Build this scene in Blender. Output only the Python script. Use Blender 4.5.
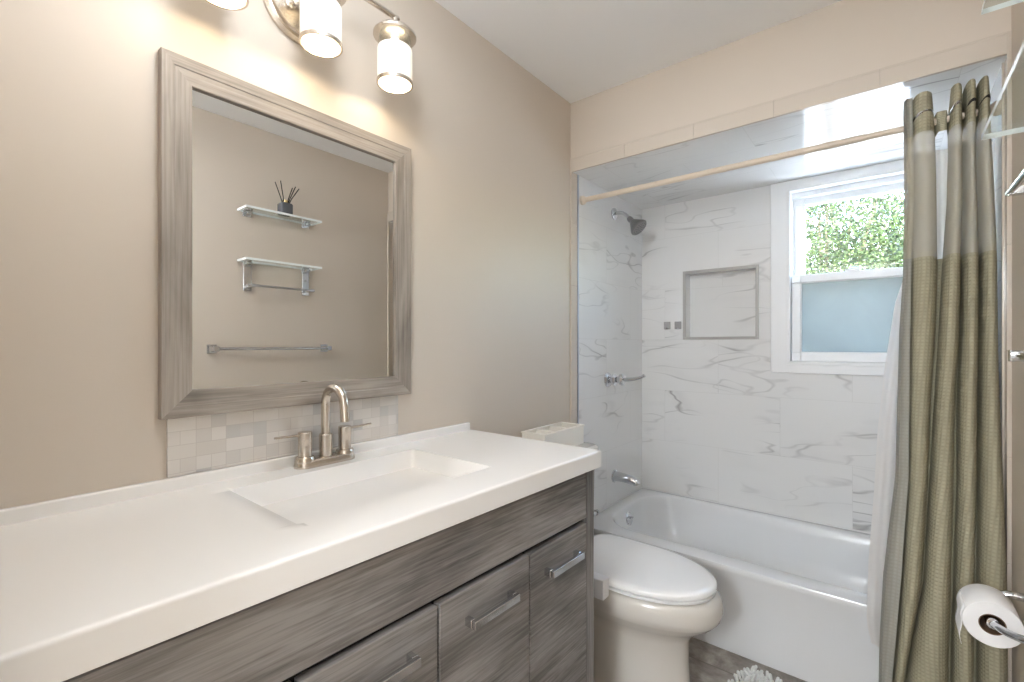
import bpy, bmesh, math, random
from math import sin, cos, pi, radians
from mathutils import Vector, Matrix, noise
for o in list(bpy.data.objects): bpy.data.objects.remove(o)
S = bpy.context.scene
C = S.collection
random.seed(7)

# ------------------------------------------------------------------ camera, world, lights, exposure
cam_d = bpy.data.cameras.new('camera'); cam = bpy.data.objects.new('camera', cam_d); C.objects.link(cam)
cam.location = (1.2, 0.0, 1.24); cam.rotation_euler = (radians(90), 0, radians(38.97))
cam_d.sensor_width = 36; cam_d.lens = 464 * 36 / 1024; cam_d.clip_start = 0.02; cam_d.clip_end = 200
cam_d.shift_y = -(341 - 343.8) / 1024 * 1.0
S.camera = cam

W = bpy.data.worlds.new('sky'); S.world = W; W.use_nodes = True
wn = W.node_tree; wn.nodes.clear()
wo = wn.nodes.new('ShaderNodeOutputWorld'); wb = wn.nodes.new('ShaderNodeBackground'); ws = wn.nodes.new('ShaderNodeTexSky')
ws.sky_type = 'NISHITA'; ws.sun_disc = False; ws.sun_elevation = radians(48); ws.sun_rotation = radians(200); ws.air_density = 1.3; ws.dust_density = 2.5
wb.inputs['Strength'].default_value = 2.3
wn.links.new(ws.outputs[0], wb.inputs[0]); wn.links.new(wb.outputs[0], wo.inputs[0])

def lamp(name, kind, loc, energy, color, rot=(0, 0, 0), **kw):
    d = bpy.data.lights.new(name, kind); d.energy = energy; d.color = color
    for k, v in kw.items(): setattr(d, k, v)
    o = bpy.data.objects.new(name, d); o.location = loc; o.rotation_euler = rot; C.objects.link(o); return o
lamp('sun', 'SUN', (0, 0, 8), 3.2, (1, .95, .86), (radians(42), 0, radians(35)), angle=.02)
lamp('hall_fill', 'POINT', (1.0, -1.5, 1.75), 36, (.92, .98, 1.06), shadow_soft_size=.22)  # added frontal fill from the unseen hall, no known fixture there
WARM = (1, .84, .62)
S.view_settings.view_transform = 'Standard'; S.view_settings.look = 'None'
S.view_settings.gamma = 1; S.view_settings.use_curve_mapping = False; S.view_settings.exposure = 1.6
S.cycles.use_denoising = True
S.cycles.max_bounces = 14; S.cycles.diffuse_bounces = 7; S.cycles.glossy_bounces = 6
S.cycles.transmission_bounces = 8; S.cycles.transparent_max_bounces = 24
S.cycles.sample_clamp_indirect = 6; S.cycles.caustics_reflective = False; S.cycles.caustics_refractive = False

# ------------------------------------------------------------------ materials
class NT:
    def __init__(s, name):
        s.m = bpy.data.materials.new(name); s.m.use_nodes = True
        s.t = s.m.node_tree; s.t.nodes.clear()
        s.out = s.n('ShaderNodeOutputMaterial')
    def n(s, typ, **kw):
        x = s.t.nodes.new(typ)
        for k, v in kw.items():
            if hasattr(x, k): setattr(x, k, v)
            else: x.inputs[k].default_value = v
        return x
    def l(s, a, b): s.t.links.new(a, b)
    def surf(s, sock): s.l(sock, s.out.inputs['Surface']); return s.m
    def pbr(s, color=None, rough=.5, metal=0, **kw):
        b = s.n('ShaderNodeBsdfPrincipled')
        if color is not None: b.inputs['Base Color'].default_value = (*color, 1)
        b.inputs['Roughness'].default_value = rough; b.inputs['Metallic'].default_value = metal
        for k, v in kw.items(): b.inputs[k].default_value = v
        return b
    def math(s, op, a, b=None, clamp=False):
        x = s.n('ShaderNodeMath', operation=op); x.use_clamp = clamp
        for i, v in enumerate((a, b)):
            if v is None: continue
            if isinstance(v, (int, float)): x.inputs[i].default_value = v
            else: s.l(v, x.inputs[i])
        return x.outputs[0]
    def ramp(s, fac, stops):
        r = s.n('ShaderNodeValToRGB'); e = r.color_ramp.elements
        while len(e) < len(stops): e.new(.5)
        for i, (p, c) in enumerate(stops):
            e[i].position = p; e[i].color = (*c, 1) if len(c) == 3 else c
        s.l(fac, r.inputs[0]); return r.outputs[0]
    def mix(s, fac, a, b, mode='MIX'):
        x = s.n('ShaderNodeMix', data_type='RGBA', blend_type=mode)
        for sock, v in ((x.inputs[0], fac), (x.inputs[6], a), (x.inputs[7], b)):
            if isinstance(v, (int, float)): sock.default_value = v
            elif isinstance(v, tuple): sock.default_value = (*v, 1) if len(v) == 3 else v
            else: s.l(v, sock)
        return x.outputs[2]
    def coord(s, which='Object', scale=(1, 1, 1), rot=(0, 0, 0), loc=(0, 0, 0)):
        tc = s.n('ShaderNodeTexCoord'); mp = s.n('ShaderNodeMapping')
        mp.inputs['Scale'].default_value = scale; mp.inputs['Rotation'].default_value = rot; mp.inputs['Location'].default_value = loc
        s.l(tc.outputs[which], mp.inputs[0]); return mp.outputs[0]
    def noise(s, vec, scale, detail=4, rough=.55, dist=0, dim='3D', w=None):
        x = s.n('ShaderNodeTexNoise', noise_dimensions=dim)
        x.inputs['Scale'].default_value = scale; x.inputs['Detail'].default_value = detail
        x.inputs['Roughness'].default_value = rough; x.inputs['Distortion'].default_value = dist
        s.l(vec, x.inputs['Vector'])
        if w is not None: s.l(w, x.inputs['W'])
        return x.outputs[0]
    def bump(s, h, bsdf, strength=.2, dist=.01):
        b = s.n('ShaderNodeBump'); b.inputs['Strength'].default_value = strength; b.inputs['Distance'].default_value = dist
        s.l(h, b.inputs['Height']); s.l(b.outputs[0], bsdf.inputs['Normal'])

def plain(name, color, rough=.5, metal=0, **kw):
    t = NT(name); return t.surf(t.pbr(color, rough, metal, **kw).outputs[0])
def paint(name, color, rough=.6, b=.05):
    t = NT(name); p = t.pbr(color, rough); v = t.coord()
    n = t.noise(v, 160, 3); t.bump(n, p, b, .002)
    big = t.noise(v, 1.3, 2)
    t.l(t.mix(t.math('MULTIPLY', big, .10), color, tuple(c * .9 for c in color)), p.inputs['Base Color'])
    return t.surf(p.outputs[0])

def marble(name, ax):
    """white veined tile; ax picks the two world axes of the surface (u,v) as Euler remap"""
    t = NT(name)
    tc = t.n('ShaderNodeTexCoord'); sx = t.n('ShaderNodeSeparateXYZ'); t.l(tc.outputs['Object'], sx.inputs[0])
    cb = t.n('ShaderNodeCombineXYZ'); t.l(sx.outputs[ax[0]], cb.inputs[0]); t.l(sx.outputs[ax[1]], cb.inputs[1])
    mp = t.n('ShaderNodeMapping'); mp.inputs['Location'].default_value = (.15, -.045, 0); t.l(cb.outputs[0], mp.inputs[0])
    br = t.n('ShaderNodeTexBrick'); br.offset = .5
    br.inputs['Color1'].default_value = (0, 0, 0, 1); br.inputs['Color2'].default_value = (1, 1, 1, 1); br.inputs['Mortar'].default_value = (.5, .5, .5, 1)
    br.inputs['Scale'].default_value = 1; br.inputs['Mortar Size'].default_value = .0012; br.inputs['Mortar Smooth'].default_value = .2
    br.inputs['Brick Width'].default_value = .61; br.inputs['Row Height'].default_value = .305
    t.l(mp.outputs[0], br.inputs['Vector'])
    w = t.math('MULTIPLY', br.outputs['Color'], 1.1)
    m2 = t.n('ShaderNodeMapping'); m2.inputs['Rotation'].default_value = (0, 0, radians(28)); m2.inputs['Scale'].default_value = (.50, 2.1, 1)
    t.l(cb.outputs[0], m2.inputs[0])
    def vein(scale, width, detail, dist, off):
        a = t.n('ShaderNodeVectorMath', operation='ADD'); t.l(m2.outputs[0], a.inputs[0]); a.inputs[1].default_value = (off, off * .7, off * .3)
        n = t.noise(a.outputs[0], scale, detail, .62, dist, '4D', w)
        d = t.math('ABSOLUTE', t.math('SUBTRACT', n, .5))
        return t.math('SUBTRACT', 1, t.math('DIVIDE', d, width), clamp=True)
    mask = t.noise(cb.outputs[0], 2.4, 2, .5, 0, '4D', w)
    mask = t.math('MULTIPLY', t.math('SUBTRACT', mask, .47), 6, clamp=True)
    v1 = t.math('MULTIPLY', vein(1.6, .0085, 2.6, .12, 0), mask)
    v2 = t.math('MULTIPLY', vein(2.1, .008, 2.6, .15, 5.3), .5)
    halo = t.math('MULTIPLY', t.math('MULTIPLY', vein(1.6, .05, 2.6, .25, 0), mask), .14)
    f = t.math('ADD', t.math('MAXIMUM', t.math('MULTIPLY', v1, .75), t.math('MULTIPLY', v2, mask)), halo, clamp=True)
    col = t.mix(f, (.77, .765, .755), (.26, .25, .245))
    cl = t.noise(cb.outputs[0], 2.0, 3)
    col = t.mix(t.math('MULTIPLY', cl, .14), col, (.62, .61, .60))
    col = t.mix(t.math('MULTIPLY', br.outputs['Fac'], .45), col, (.60, .59, .57))
    p = t.pbr(None, .13); t.l(col, p.inputs['Base Color'])
    inv = t.math('SUBTRACT', 1, br.outputs['Fac']); t.bump(inv, p, .15, .001)
    return t.surf(p.outputs[0])

def wood(name, dark, mid, light, grain='Y', rough=.5, sc=1.0, spec=.5, knots=True):
    t = NT(name)
    st = {'X': (1.8, 75, 75), 'Y': (75, 1.8, 75), 'Z': (75, 75, 1.8)}[grain]
    s2 = {'X': (1.1, 5, 5), 'Y': (5, 1.1, 5), 'Z': (5, 5, 1.1)}[grain]
    oi = t.n('ShaderNodeObjectInfo')
    tc = t.n('ShaderNodeTexCoord'); ad = t.n('ShaderNodeVectorMath', operation='ADD'); t.l(tc.outputs['Object'], ad.inputs[0])
    cx = t.n('ShaderNodeCombineXYZ'); t.l(t.math('MULTIPLY', oi.outputs['Random'], 13.), cx.inputs[0]); t.l(t.math('MULTIPLY', oi.outputs['Random'], 7.), cx.inputs[2]); t.l(t.math('MULTIPLY', oi.outputs['Random'], 5.), cx.inputs[1])
    t.l(cx.outputs[0], ad.inputs[1])
    def mp(scale):
        m = t.n('ShaderNodeMapping'); m.inputs['Scale'].default_value = tuple(x * sc for x in scale); t.l(ad.outputs[0], m.inputs[0]); return m.outputs[0]
    fine = t.noise(mp(st), 2.6, 5, .6, .25)
    broad = t.noise(mp(s2), 2.2, 4, .55, .7)
    f = t.math('ADD', t.math('MULTIPLY', fine, .5), t.math('MULTIPLY', broad, .6))
    col = t.ramp(f, [(.40, dark), (.53, mid), (.67, light)])
    if knots:
        v = t.n('ShaderNodeTexVoronoi'); v.inputs['Scale'].default_value = 3.2
        kk = {'X': (.6, 1.5, 1.5), 'Y': (1.5, .6, 1.5), 'Z': (1.5, 1.5, .6)}[grain]
        w = t.n('ShaderNodeVectorMath', operation='ADD'); t.l(mp(kk), w.inputs[0])
        nz = t.n('ShaderNodeTexNoise'); nz.inputs['Scale'].default_value = 9; t.l(ad.outputs[0], nz.inputs['Vector'])
        sc_ = t.n('ShaderNodeVectorMath', operation='SCALE'); t.l(nz.outputs['Color'], sc_.inputs[0]); sc_.inputs['Scale'].default_value = .16
        t.l(sc_.outputs[0], w.inputs[1]); t.l(w.outputs[0], v.inputs['Vector'])
        k = t.math('SUBTRACT', 1, t.math('DIVIDE', v.outputs['Distance'], .19), clamp=True)
        col = t.mix(t.math('MULTIPLY', k, .7), col, tuple(c * .55 for c in dark))
    p = t.pbr(None, rough); p.inputs['Specular IOR Level'].default_value = spec; t.l(col, p.inputs['Base Color']); t.bump(fine, p, .12, .002)
    return t.surf(p.outputs[0])

def waffle(name, color, back, cell=.011, transl=.05):
    t = NT(name)
    uv = t.n('ShaderNodeUVMap'); sx = t.n('ShaderNodeSeparateXYZ'); t.l(uv.outputs[0], sx.inputs[0])
    a = t.math('ABSOLUTE', t.math('SINE', t.math('MULTIPLY', sx.outputs[0], pi / cell)))
    b = t.math('ABSOLUTE', t.math('SINE', t.math('MULTIPLY', sx.outputs[1], pi / cell)))
    h = t.math('MULTIPLY', a, b)
    col = t.mix(t.math('MULTIPLY', t.math('SUBTRACT', 1, h), .55), color, tuple(c * .74 for c in color))
    p = t.pbr(None, .85); p.inputs['Specular IOR Level'].default_value = .2; t.l(col, p.inputs['Base Color']); t.bump(t.math('SUBTRACT', 1, h), p, .4, .003)
    g = t.n('ShaderNodeNewGeometry'); p2 = t.pbr(None, .85)
    t.l(t.mix(t.math('MULTIPLY', t.math('SUBTRACT', 1, h), .55), back, tuple(c * .78 for c in back)), p2.inputs['Base Color'])
    tr = t.n('ShaderNodeBsdfTranslucent'); tr.inputs[0].default_value = (*color, 1)
    m0 = t.n('ShaderNodeMixShader'); t.l(g.outputs['Backfacing'], m0.inputs[0]); t.l(p.outputs[0], m0.inputs[1]); t.l(p2.outputs[0], m0.inputs[2])
    m1 = t.n('ShaderNodeMixShader'); m1.inputs[0].default_value = transl; t.l(m0.outputs[0], m1.inputs[1]); t.l(tr.outputs[0], m1.inputs[2])
    return t.surf(m1.outputs[0])

def cloth(name, color, transp, transl, rough=.7):
    t = NT(name); p = t.pbr(color, rough); p.inputs['Specular IOR Level'].default_value = .2
    tr = t.n('ShaderNodeBsdfTranslucent'); tr.inputs[0].default_value = (*color, 1)
    tp = t.n('ShaderNodeBsdfTransparent')
    m1 = t.n('ShaderNodeMixShader'); m1.inputs[0].default_value = transl; t.l(p.outputs[0], m1.inputs[1]); t.l(tr.outputs[0], m1.inputs[2])
    m2 = t.n('ShaderNodeMixShader'); m2.inputs[0].default_value = transp; t.l(m1.outputs[0], m2.inputs[1]); t.l(tp.outputs[0], m2.inputs[2])
    return t.surf(m2.outputs[0])

def glass(name, tint, refl=.09, rough=.02):
    t = NT(name); tp = t.n('ShaderNodeBsdfTransparent'); tp.inputs[0].default_value = (*tint, 1)
    gl = t.n('ShaderNodeBsdfGlossy'); gl.inputs['Roughness'].default_value = rough
    fr = t.n('ShaderNodeLayerWeight'); fr.inputs[0].default_value = .5
    f5 = t.math('MULTIPLY', t.math('POWER', fr.outputs['Facing'], 5.0), .55)
    m = t.n('ShaderNodeMixShader'); t.l(t.math('ADD', f5, refl * .5, clamp=True), m.inputs[0]); t.l(tp.outputs[0], m.inputs[1]); t.l(gl.outputs[0], m.inputs[2])
    return t.surf(m.outputs[0])

def shade_glow(name, color, strength):
    t = NT(name); e = t.n('ShaderNodeEmission'); e.inputs[0].default_value = (*color, 1); e.inputs[1].default_value = strength
    d = t.pbr((.72, .70, .66), .25); a = t.n('ShaderNodeAddShader'); t.l(e.outputs[0], a.inputs[0]); t.l(d.outputs[0], a.inputs[1])
    return t.surf(a.outputs[0])

def floor_mat():
    t = NT('slate_tile'); v = t.coord('Object')
    br = t.n('ShaderNodeTexBrick'); br.offset = .5
    br.inputs['Color1'].default_value = (0, 0, 0, 1); br.inputs['Color2'].default_value = (1, 1, 1, 1)
    br.inputs['Scale'].default_value = 1; br.inputs['Mortar Size'].default_value = .003; br.inputs['Brick Width'].default_value = .61; br.inputs['Row Height'].default_value = .305
    mp = t.n('ShaderNodeMapping'); mp.inputs['Location'].default_value = (.37, -.045, 0); t.l(v, mp.inputs[0]); t.l(mp.outputs[0], br.inputs['Vector'])
    w = t.math('MULTIPLY', br.outputs['Color'], 6.0)
    a = t.noise(v, 7, 6, .65, .8, '4D', w); b = t.noise(v, 22, 5, .6, .3, '4D', w)
    col = t.ramp(t.math('ADD', t.math('MULTIPLY', a, .75), t.math('MULTIPLY', b, .3)), [(.34, (.11, .095, .085)), (.48, (.27, .235, .205)), (.6, (.42, .38, .34)), (.74, (.66, .64, .61))])
    col = t.mix(br.outputs['Fac'], col, (.20, .175, .15))
    p = t.pbr(None, .4); t.l(col, p.inputs['Base Color']); t.bump(a, p, .2, .004)
    return t.surf(p.outputs[0])

def mosaic_mat():
    t = NT('mosaic_tile'); tc = t.n('ShaderNodeTexCoord'); sx = t.n('ShaderNodeSeparateXYZ'); t.l(tc.outputs['Object'], sx.inputs[0])
    cb = t.n('ShaderNodeCombineXYZ'); t.l(sx.outputs[1], cb.inputs[0]); t.l(sx.outputs[2], cb.inputs[1])
    def brick(wd, ht, off, m, freq=2):
        b = t.n('ShaderNodeTexBrick'); b.offset = off; b.offset_frequency = freq
        b.inputs['Color1'].default_value = (0, 0, 0, 1); b.inputs['Color2'].default_value = (1, 1, 1, 1); b.inputs['Mortar'].default_value = (.5, .5, .5, 1)
        b.inputs['Scale'].default_value = 1; b.inputs['Mortar Size'].default_value = m; b.inputs['Brick Width'].default_value = wd; b.inputs['Row Height'].default_value = ht
        t.l(cb.outputs[0], b.inputs['Vector']); return b
    A = brick(.030, .030, 0, .0006); B = brick(.060, .030, .5, .0006)
    m = t.noise(cb.outputs[0], 11, 2)
    colA = t.ramp(A.outputs['Color'], [(0, (.56, .545, .53)), (.3, (.65, .62, .585)), (.7, (.72, .68, .635)), (1, (.78, .75, .71))])
    colB = t.ramp(B.outputs['Color'], [(0, (.60, .595, .59)), (.35, (.66, .62, .57)), (1, (.77, .735, .69))])
    sel = t.math('GREATER_THAN', B.outputs['Color'], .5)
    col = t.mix(sel, colA, colB)
    mort = t.math('MULTIPLY', t.math('ADD', t.math('MULTIPLY', A.outputs['Fac'], t.math('SUBTRACT', 1, sel)), t.math('MULTIPLY', B.outputs['Fac'], sel), clamp=True), .35)
    col = t.mix(mort, col, (.42, .39, .36))
    p = t.pbr(None, .22, .25); t.l(col, p.inputs['Base Color'])
    return t.surf(p.outputs[0])

def leaf_mat(name, c1, c2):
    t = NT(name); v = t.coord('Object'); n = t.noise(v, 2.4, 3)
    wn_ = t.n('ShaderNodeTexWhiteNoise', noise_dimensions='3D'); g = t.n('ShaderNodeNewGeometry')
    f = t.math('ADD', t.math('MULTIPLY', g.outputs['Random Per Island'], .6), t.math('MULTIPLY', n, .5))
    col = t.ramp(f, [(.25, c1), (.8, c2)])  # near-black c1 end puts the shade among the leaves into their colour
    p = t.pbr(None, .45); t.l(col, p.inputs['Base Color'])
    tr = t.n('ShaderNodeBsdfTranslucent'); t.l(col, tr.inputs[0])
    m = t.n('ShaderNodeMixShader'); m.inputs[0].default_value = .45; t.l(p.outputs[0], m.inputs[1]); t.l(tr.outputs[0], m.inputs[2])
    return t.surf(m.outputs[0])

def frost_mat():
    t = NT('frosted_glass'); tr = t.n('ShaderNodeBsdfTranslucent')
    v = t.coord(); n = t.noise(v, 3.5, 4, .6, .6)
    t.l(t.ramp(n, [(.3, (.24, .25, .24)), (.7, (.29, .305, .295))]), tr.inputs[0])
    p = t.pbr((.30, .36, .38), .35)
    m = t.n('ShaderNodeMixShader'); m.inputs[0].default_value = .28; t.l(tr.outputs[0], m.inputs[1]); t.l(p.outputs[0], m.inputs[2])
    return t.surf(m.outputs[0])

M = dict(
    wall=paint('greige_paint', (.625, .55, .465), .55), ceil=paint('ceiling_white', (.90, .905, .91), .8), hall=paint('hall_white', (.78, .76, .72), .8),
    trim=plain('beige_trim_tile', (.61, .54, .46), .18), alu=plain('edge_metal', (.55, .60, .68), .3, 1),
    mb=marble('marble_back', (0, 2)), ml=marble('marble_side', (1, 2)), mc=marble('marble_ceiling', (0, 1)),
    floor=floor_mat(), pvc=plain('white_vinyl', (.82, .82, .82), .3), gasket=plain('window_gasket', (.12, .12, .13), .6),
    vwood=wood('grey_oak', (.092, .083, .077), (.195, .180, .168), (.31, .29, .275), 'Y', .42),
    vwood_z=wood('grey_oak_upright', (.092, .083, .077), (.195, .180, .168), (.31, .29, .275), 'Z', .42),
    dark=plain('dark_recess', (.02, .018, .016), .8),
    fr_y=wood('driftwood_y', (.205, .176, .15), (.30, .262, .226), (.40, .352, .305), 'Y', .45, 1.0, .4), fr_z=wood('driftwood_z', (.205, .176, .15), (.30, .262, .226), (.40, .352, .305), 'Z', .45, 1.0, .4),
    mirror=plain('mirror_silver', (.90, .905, .90), .0, 1), top=plain('cultured_marble', (.86, .84, .81), .22),
    nickel=plain('brushed_nickel', (.62, .56, .49), .26, 1), chrome=plain('chrome', (.66, .67, .69), .09, 1), satin=plain('satin_metal', (.30, .29, .285), .3, 1),
    porc=plain('porcelain', (.64, .605, .55), .12), seat=plain('seat_white', (.84, .835, .825), .2), plastic=plain('white_plastic', (.85, .85, .86), .3),
    tub=plain('tub_acrylic', (.74, .745, .75), .16), cream=plain('cream_plastic', (.86, .82, .74), .35), rod=plain('beige_rod', (.66, .56, .45), .35),
    waffle=waffle('waffle_sage', (.42, .388, .275), (.36, .35, .305)), sheer=cloth('sheer_tan', (.56, .515, .41), .22, .35), liner=cloth('liner_white', (.80, .77, .74), .06, .42),
    paper=plain('toilet_paper', (.86, .85, .84), .9), core=plain('cardboard', (.16, .09, .05), .9), pad=plain('gray_trim', (.40, .385, .365), .3, .2),
    glass=glass('clear_glass', (.97, .985, .98)), sglass=glass('shelf_glass', (.95, .985, .97), .05), sedge=plain('glass_edge', (.90, .94, .94), .12, 0),
    frost=frost_mat(), glow=shade_glow('lit_shade', (1, .86, .66), .20), globe=shade_glow('fill_globe_glow', (.92, .98, 1.06), 10.5), bulb=shade_glow('lit_bulb', (1, .86, .66), .9),
    amber=plain('smoked_glass', (.10, .105, .12), .1), gold=plain('gold_cap', (.75, .58, .3), .25, 1), black=plain('black_reed', (.012, .011, .01), .7),
    mat=plain('chenille_white', (.74, .74, .72), .95), mosaic=mosaic_mat(), patio=paint('pale_paving', (.62, .60, .56), .9), bark=plain('bark', (.13, .10, .07), .9),
    leafa=leaf_mat('leaf_bright', (.004, .012, .007), (.085, .125, .04)), leafb=leaf_mat('leaf_dark', (.008, .02, .011), (.06, .09, .04)), siding=plain('outside_siding', (.6, .6, .58), .7),
    hallfloor=plain('hall_wood_floor', (.30, .20, .12), .4),
)

# ------------------------------------------------------------------ mesh helpers
ORG = {}
def org(o):
    return Vector(ORG.get(o.name, (0, 0, 0))) if o is not None else Vector((0, 0, 0))
class MB:
    def __init__(s, warp=None): s.b = bmesh.new(); s.uv = None; s.warp = warp; s.sub = 0
    def face(s, vs, mi=0):
        try:
            f = s.b.faces.new(vs); f.material_index = mi; return f
        except ValueError: return None
    def box(s, x0, x1, y0, y1, z0, z1, mi=0):
        v = [s.b.verts.new(p) for p in ((x0, y0, z0), (x1, y0, z0), (x1, y1, z0), (x0, y1, z0), (x0, y0, z1), (x1, y0, z1), (x1, y1, z1), (x0, y1, z1))]
        for q in ((0, 3, 2, 1), (4, 5, 6, 7), (0, 1, 5, 4), (1, 2, 6, 5), (2, 3, 7, 6), (3, 0, 4, 7)): s.face([v[i] for i in q], mi)
        return s
    def loft(s, rings, cap0=True, cap1=True, closed=True, mi=0):
        R = [[s.b.verts.new(p) for p in r] for r in rings]
        for a, b in zip(R, R[1:]):
            n = len(a)
            for i in range(n if closed else n - 1):
                j = (i + 1) % n; s.face([a[i], a[j], b[j], b[i]], mi)
        if closed and cap0: s.face(list(reversed(R[0])), mi)
        if closed and cap1: s.face(R[-1], mi)
        return s
    def tube(s, pts, r, n=14, caps=True, mi=0, flat=1.0):
        pts = [Vector(p) for p in pts]; rs = r if isinstance(r, (list, tuple)) else [r] * len(pts)
        T = []
        for i in range(len(pts)):
            a = pts[max(0, i - 1)]; b = pts[min(len(pts) - 1, i + 1)]; T.append((b - a).normalized())
        up = Vector((0, 0, 1)) if abs(T[0].z) < .9 else Vector((1, 0, 0))
        u = T[0].cross(up).normalized(); rings = []
        for p, t, rr in zip(pts, T, rs):
            u = (u - t * u.dot(t)).normalized(); w = t.cross(u)
            rings.append([p + u * cos(2 * pi * k / n) * rr + w * sin(2 * pi * k / n) * rr * flat for k in range(n)])
        return s.loft(rings, caps, caps, mi=mi)
    def lathe(s, prof, c, axis=(0, 0, 1), n=32, mi=0, cap0=True, cap1=True):
        ax = Vector(axis).normalized(); up = Vector((0, 0, 1)) if abs(ax.z) < .9 else Vector((1, 0, 0))
        u = ax.cross(up).normalized(); w = ax.cross(u); c = Vector(c)
        return s.loft([[c + ax * h + (u * cos(2 * pi * k / n) + w * sin(2 * pi * k / n)) * max(r, 1e-5) for k in range(n)] for r, h in prof], cap0, cap1, mi=mi)
    def cyl(s, a, b, r, n=24, mi=0): return s.tube([a, b], r, n, mi=mi)
    def prism(s, poly, axis, a, b, mi=0):
        def P(p, h): return {'x': (h, p[0], p[1]), 'y': (p[0], h, p[1]), 'z': (p[0], p[1], h)}[axis]
        return s.loft([[P(p, a) for p in poly], [P(p, b) for p in poly]], mi=mi)
    def grid(s, rows, uvs=None, mi=0):
        R = [[s.b.verts.new(p) for p in r] for r in rows]
        lay = s.b.loops.layers.uv.verify() if uvs else None
        for i in range(len(R) - 1):
            for j in range(len(R[0]) - 1):
                f = s.face([R[i][j], R[i][j + 1], R[i + 1][j + 1], R[i + 1][j]], mi)
                if f and uvs:
                    for lp, (a, b) in zip(f.loops, ((i, j), (i, j + 1), (i + 1, j + 1), (i + 1, j))): lp[lay].uv = uvs[a][b]
        return s
    def build(s, name, mat, parent=None, bevel=0, seg=2, angle=38, subsurf=0, solid=0, recalc=True):
        if recalc: bmesh.ops.recalc_face_normals(s.b, faces=s.b.faces[:])
        me = bpy.data.meshes.new(name)
        off = org(parent)
        for v in s.b.verts:
            if s.warp: v.co = s.warp(v.co)
            v.co = v.co - off
        s.b.to_mesh(me); s.b.free()
        for m in (mat if isinstance(mat, (list, tuple)) else [mat]): me.materials.append(m)
        for p in me.polygons: p.use_smooth = True
        me.set_sharp_from_angle(angle=radians(angle))
        o = bpy.data.objects.new(name, me); C.objects.link(o)
        if parent is not None: o.parent = parent
        ORG[o.name] = tuple(off)
        if solid:
            k = o.modifiers.new('thickness', 'SOLIDIFY'); k.thickness = solid; k.offset = 0
        if bevel:
            b = o.modifiers.new('bevel', 'BEVEL'); b.width = bevel; b.segments = seg; b.limit_method = 'ANGLE'; b.angle_limit = radians(40); b.harden_normals = True
        if subsurf:
            k = o.modifiers.new('subdiv', 'SUBSURF'); k.levels = subsurf; k.render_levels = subsurf
        return o
def tag(o, label=None, cat=None, group=None, kind=None):
    if label: o['label'] = label
    if cat: o['category'] = cat
    if group: o['group'] = group
    if kind: o['kind'] = kind
    return o
def thing(name, loc, label, cat, group=None, kind=None):
    o = bpy.data.objects.new(name, None); o.location = loc; o.empty_display_size = .05; C.objects.link(o); ORG[o.name] = tuple(loc)
    return tag(o, label, cat, group, kind)
def struct(mb, name, mat, label=None, cat=None, **kw): return tag(mb.build(name, mat, **kw), label, cat, kind='structure')
def smooth_path(pts, n=6):
    P = [Vector(p) for p in pts]; out = []
    for i in range(len(P) - 1):
        a = P[max(0, i - 1)]; b = P[i]; c = P[i + 1]; d = P[min(len(P) - 1, i + 2)]
        for k in range(n):
            t = k / n
            out.append(.5 * ((2 * b) + (c - a) * t + (2 * a - 5 * b + 4 * c - d) * t * t + (3 * b - a - 3 * c + d) * t ** 3))
    out.append(P[-1]); return out
def rrect(x0, x1, y0, y1, r, n=6):
    o = []
    for cx, cy, a0 in ((x1 - r, y1 - r, 0), (x0 + r, y1 - r, 90), (x0 + r, y0 + r, 180), (x1 - r, y0 + r, 270)):
        for k in range(n + 1):
            a = radians(a0 + 90 * k / n); o.append((cx + r * cos(a), cy + r * sin(a)))
    return o
def slab(mb, axis, d0, d1, u0, u1, v0, v1, holes=(), mi=0):
    us = sorted({u0, u1, *[h[i] for h in holes for i in (0, 1)]}); vs = sorted({v0, v1, *[h[i] for h in holes for i in (2, 3)]})
    for a, b in zip(us, us[1:]):
        for c, d in zip(vs, vs[1:]):
            m, k = (a + b) / 2, (c + d) / 2
            if any(h[0] < m < h[1] and h[2] < k < h[3] for h in holes): continue
            if axis == 'y': mb.box(a, b, d0, d1, c, d, mi)
            elif axis == 'x': mb.box(d0, d1, a, b, c, d, mi)
            else: mb.box(a, b, c, d, d0, d1, mi)
    return mb

# ------------------------------------------------------------------ room shell
XR, YS, YB, ZC, ZA = 1.477, 1.937, 2.76, 2.41, 2.076
struct(MB().box(-.12, 0, -.13, 2.95, 0, ZC), 'wall_left', M['wall'])
struct(MB().box(XR, XR + .12, -.13, 2.95, 0, ZC), 'wall_right', M['wall'])
struct(slab(MB(), 'y', -.13, -.015, -.12, XR + .12, 0, ZC, [(.60, 1.42, -.01, 2.03)]), 'wall_front', M['wall'])
struct(MB().box(-.12, XR + .12, -.13, 2.95, -.1, 0), 'floor', M['floor'])
struct(MB().box(-.12, XR + .12, -.13, 2.95, ZC, ZC + .1), 'ceiling', M['ceil'])
struct(MB().box(0, XR, YS, YB + .17, ZA + .012, ZC), 'wall_soffit', M['wall'])
NX0, NX1, NZ0, NZ1 = .277, .653, 1.277, 1.652
WX0, WX1, WZ0, WZ1 = .80, 1.345, 1.135, 2.032
core = MB(); slab(core, 'y', YB + .012, YB + .095, -.0, XR, 0, ZC, [(NX0 - .006, NX1 + .006, NZ0 - .006, NZ1 + .006), (WX0, WX1, WZ0, WZ1)])
slab(core, 'y', YB + .095, YB + .17, 0, XR, 0, ZC, [(WX0, WX1, WZ0, WZ1)])
struct(core, 'wall_back', M['siding'])
struct(slab(MB(), 'y', YB, YB + .012, .010, XR - .010, .30, ZA, [(NX0, NX1, NZ0, NZ1), (WX0, WX1, WZ0, WZ1)]), 'wall_alcove_back', M['mb'])
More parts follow.
